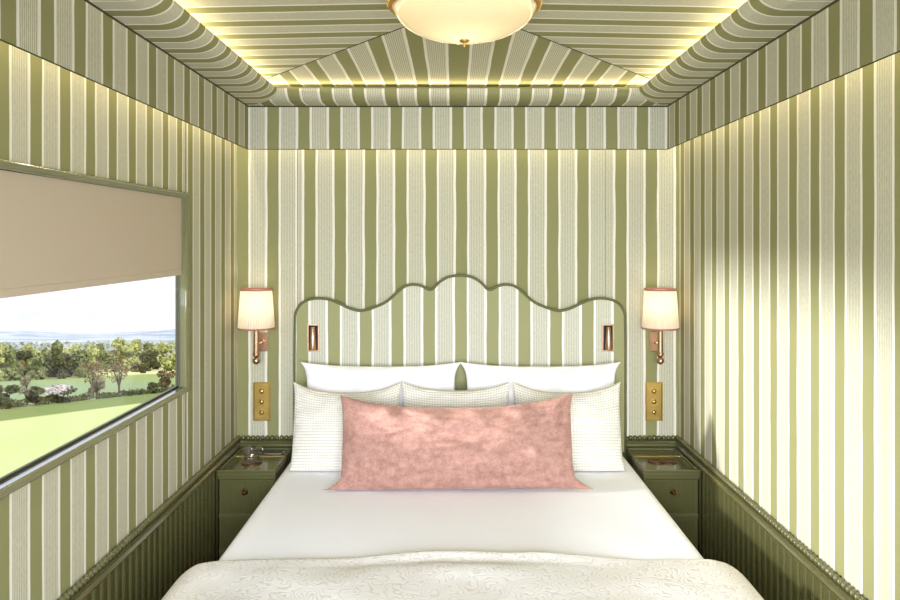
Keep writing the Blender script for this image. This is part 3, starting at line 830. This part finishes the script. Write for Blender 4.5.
def copy_tree(o, loc, label, scale, rz, group):
    c = o.copy(); COL.objects.link(c); c.location = loc; c.scale = scale; c.rotation_euler = (0,0,rz); c['label'] = label; c['group'] = group
    for ch in o.children:
        k = ch.copy(); COL.objects.link(k); k.parent = c
    return c
HX = -29.6
tree('bush', 'dark green bush at the left edge of the hedgerow seen through the window', 'bush', 2, HX, 1.9, 1.5, L_['dark'], 11, 1.2, trunk=.0)
tree('tree', 'thin half-bare tree with orange-brown top, left of the blossoming bush', 'tree', 27, HX-1, 1.3, 2.3, L_['grey'], 12, .35, bare=True, leaf=.08)
tree('bush', 'dark green bush directly left of the white blossoming bush', 'bush', 36, HX, 1.6, 1.45, L_['dark'], 13, 1.2, trunk=.0)
bb = tree('blossom_bush', 'rounded hedgerow bush covered in white blossom', 'bush', 58, HX, 2.4, 1.5, L_['dark'], 14, 1.0, trunk=.0)
rnd = random.Random(5); bm = bmesh.new(); crown(bm, [(0,-.1,1.05,1.0,.38), (.5,-.1,.85,.6,.35), (-.5,0,.9,.6,.3)], 1100, .07, rnd)
me = bpy.data.meshes.new('blossom'); bm.to_mesh(me); bm.free(); link('blossom', me, L_['white'], bb)
tree('bush', 'grey-green bush at the foot of the thin bare trees', 'bush', 97, HX, 1.7, 1.9, L_['grey'], 16, .9, trunk=.0, leaf=.1)
tree('tree', 'taller brown-twigged tree standing over the grey-green bush', 'tree', 93, HX-1.5, 2.6, 3.3, L_['brown'], 17, .5, bare=True, leaf=.075, trunk=.35)
tree('tree', 'tallest reddish bare tree in the hedgerow, right of centre of the view', 'tree', 119, HX-.8, 2.4, 4.0, L_['brown'], 18, .5, bare=True, leaf=.08, trunk=.3)
tree('bush', 'small dark bush just left of the tree by the window jamb', 'bush', 154, HX, 1.6, 1.2, L_['dark'], 19, 1.0, trunk=.0)
tree('tree', 'brownish rounded tree at the right end of the hedgerow by the window jamb', 'tree', 167, HX-.6, 2.2, 2.5, L_['brown'], 20, .8, trunk=.15)
# low clipped hedge joining them
rnd = random.Random(8); bm = bmesh.new()
for k in range(70):
    y = 44+k*.62; x = HX-.2
    if any(abs(y-770*29.6/(453-b_)) < 1.0 for b_ in (2, 36, 58, 97, 154)): continue
    hh = .28+.22*abs(noise.noise(Vector((k*.35, 0, 0))))*2
    crown(bm, [(x, y, H(gh(x, y))+hh*.6, .42, hh)], 75, .09, rnd)
me = bpy.data.meshes.new('hedge'); bm.to_mesh(me); bm.free()
tag(link('hedge', me, L_['dark']), 'low dark hedge running between the two green fields', 'hedge')
# woodland beyond the second field
protos = {}
kinds = [('mid', 'mid green rounded tree in the woodland beyond the fields', 'mid green woodland trees'), ('lime', 'bright yellow-green spring tree in the woodland beyond the fields', 'yellow-green woodland trees'),
         ('brown', 'brownish bare-twigged tree in the woodland beyond the fields', 'brown woodland trees'), ('dark', 'dark olive tree in the woodland beyond the fields', 'dark woodland trees')]
rnd = random.Random(21)
def plant(kd, px_, yy, w, h):
    Xw = (px_-453)/770*yy; loc = (Xw, yy, H(gh(Xw, yy))-.2)
    k = kinds[kd]
    if kd not in protos:
        protos[kd] = tree('woodland_tree', k[1], 'tree', px_, Xw, 6, 6, L_[k[0]], 40+kd, 1.0, k[2], trunk=.05, leaf=.34, yy=yy, n0=1300)
        protos[kd].scale = (w/6, w/6, h/6)
    else: copy_tree(protos[kd], loc, k[1], (w/6, w/6, h/6), rnd.uniform(0, 6), k[2])
for i in range(19):
    px_ = -14+i*6.2+rnd.uniform(-2,2)
    if px_ > 92: break
    plant(rnd.choice((0,0,3,2,3,1)), px_, 128+px_*.35+(i%4)*6.5, rnd.uniform(4.6,5.6), rnd.uniform(4.2,6.6))
for i in range(15): plant(rnd.choice((0,1,2,1,0)), -12+i*7.4+rnd.uniform(-3,3), 168+(i%4)*8.5, rnd.uniform(6.2,7.4), rnd.uniform(5.5,8.5))
for px_, yy, kd, w, h in ((128,222,1,10,11),(141,236,0,9,9),(150,222,3,7,6.5),(158,248,1,9,9),(171,224,1,9,10),(180,240,0,9,10),(186,210,2,7,8),(116,236,2,9,9),(106,218,0,8,9),(136,210,2,5,4),(143,196,3,3,2.4)):
    plant(kd, px_, yy, w, h)
# distant woods: nobody could count them
rnd = random.Random(3); bm = bmesh.new()
for k in range(1100):
    y = 270+280*rnd.random()**1.2; px_ = rnd.uniform(-25, 190); x = (px_-453)/770*y
    s = rnd.uniform(4, 7)*(1+y/1400); z = H(gh(x, y))
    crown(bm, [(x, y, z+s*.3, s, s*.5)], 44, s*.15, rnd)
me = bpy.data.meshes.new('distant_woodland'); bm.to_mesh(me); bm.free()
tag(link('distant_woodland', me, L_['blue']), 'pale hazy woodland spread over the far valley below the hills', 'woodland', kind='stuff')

# ------------------------------------------------------------------ light
W = bpy.data.worlds.new('World'); S.world = W; W.use_nodes = True; t = W.node_tree; g = G(t)
bg = t.nodes['Background']
co = g.coord('Generated'); se = g.sep(co)
cl = g.noise(g.comb(g.m('MULTIPLY', se[0], 3), g.m('MULTIPLY', se[1], 3), g.m('MULTIPLY', se[2], 14)), 2.2, 5, .55)
c = g.mix(g.step(cl, .5, .3), (.80, .88, 1, 1), (1, 1, 1, 1))
t.links.new(c, bg.inputs[0]); bg.inputs[1].default_value = 1.25
def sun(d, e, col, ang):
    L = bpy.data.lights.new('sun', 'SUN'); L.energy = e; L.color = col; L.angle = ang
    o = bpy.data.objects.new('sun', L); COL.objects.link(o); o.rotation_euler = Vector(d).to_track_quat('-Z', 'Y').to_euler(); return o
sun((-.55, .45, -.7), 3.2, (1, .95, .85), .01)
def area(name, loc, d, sx, sy, e, col):
    L = bpy.data.lights.new(name, 'AREA'); L.shape = 'RECTANGLE'; L.size = sx; L.size_y = sy; L.energy = e; L.color = col
    o = bpy.data.objects.new(name, L); COL.objects.link(o); o.location = loc
    d = Vector(d); q_ = d.to_track_quat('-Z', 'Y'); o.rotation_euler = q_.to_euler(); return o
WARM = (1, .87, .60)
# strips in the wall cove, shining down (local X along the run)
def strip(name, a, c_, z, e, d, w, col=WARM):
    mid = ((a[0]+c_[0])/2, (a[1]+c_[1])/2, z); L = math.dist(a, c_)
    o = area(name, mid, d, L, w, e*L, col)
    t_ = Vector((c_[0]-a[0], c_[1]-a[1], 0)).normalized(); zl = -Vector(d).normalized(); yl = zl.cross(t_).normalized(); t2 = yl.cross(zl)
    o.rotation_euler = Matrix((t2, yl, zl)).transposed().to_euler(); return o
E1, E2 = 2.1, 1.7
strip('cove_strip', (XL+.045, YF+.1), (XL+.045, YB-.08), H(.60), E1, (0,0,-1), .02)
strip('cove_strip', (XR-.045, YF+.1), (XR-.045, YB-.08), H(.60), E1, (0,0,-1), .02)
strip('cove_strip', (XL+.08, YB-.045), (XR-.08, YB-.045), H(.60), E1, (0,0,-1), .02)
a_ = .05
strip('tray_strip', (PX0+a_, PY0+.2), (PX0+a_, PY1-a_), H(.714), E2*2, (.8,0,.5), .012)
strip('tray_strip', (PX1-a_, PY0+.2), (PX1-a_, PY1-a_), H(.714), E2*2, (-.8,0,.5), .012)
strip('tray_strip', (PX0+a_, PY1-a_), (PX1-a_, PY1-a_), H(.714), E2*.9, (0,-.8,.5), .012)
# bulb in the bowl
L = bpy.data.lights.new('bowl_bulb', 'POINT'); L.energy = .95; L.color = (1, .85, .62); L.shadow_soft_size = .05
o = bpy.data.objects.new('bowl_bulb', L); COL.objects.link(o); o.location = (LX, LY, zr-.02)
# fill light at the added rear window; added spot stands in for low side light
rl = area('rear_fill', (.02, YF-.15, 1.4), (0,1,-.34), 1.7, 1.2, 102, (.80, .865, 1)); rl.data.spread = math.radians(110)
L = bpy.data.lights.new('window_spot', 'SPOT'); L.energy = 1080; L.color = (.97, .975, 1); L.shadow_soft_size = .14
L.spot_size = math.radians(36); L.spot_blend = .7
o = bpy.data.objects.new('window_spot', L); COL.objects.link(o); o.location = (XL-1.85, 2.75, H(-.12)); o.rotation_euler = Vector((4.06, .12, -.52)).to_track_quat('-Z', 'Y').to_euler()

# ------------------------------------------------------------------ camera
cam = bpy.data.cameras.new('camera'); co_ = bpy.data.objects.new('camera', cam); COL.objects.link(co_)
co_.location = (0, 0, CH); co_.rotation_euler = (PI/2, 0, 0)
cam.sensor_width = 36; cam.lens = 770/900*36; cam.shift_x = -3/900; cam.shift_y = -60/900; cam.clip_start = .02; cam.clip_end = 8000
S.camera = co_
S.view_settings.view_transform = 'Standard'; S.view_settings.look = 'None'; S.view_settings.gamma = 1; S.view_settings.use_curve_mapping = False
S.view_settings.exposure = 0
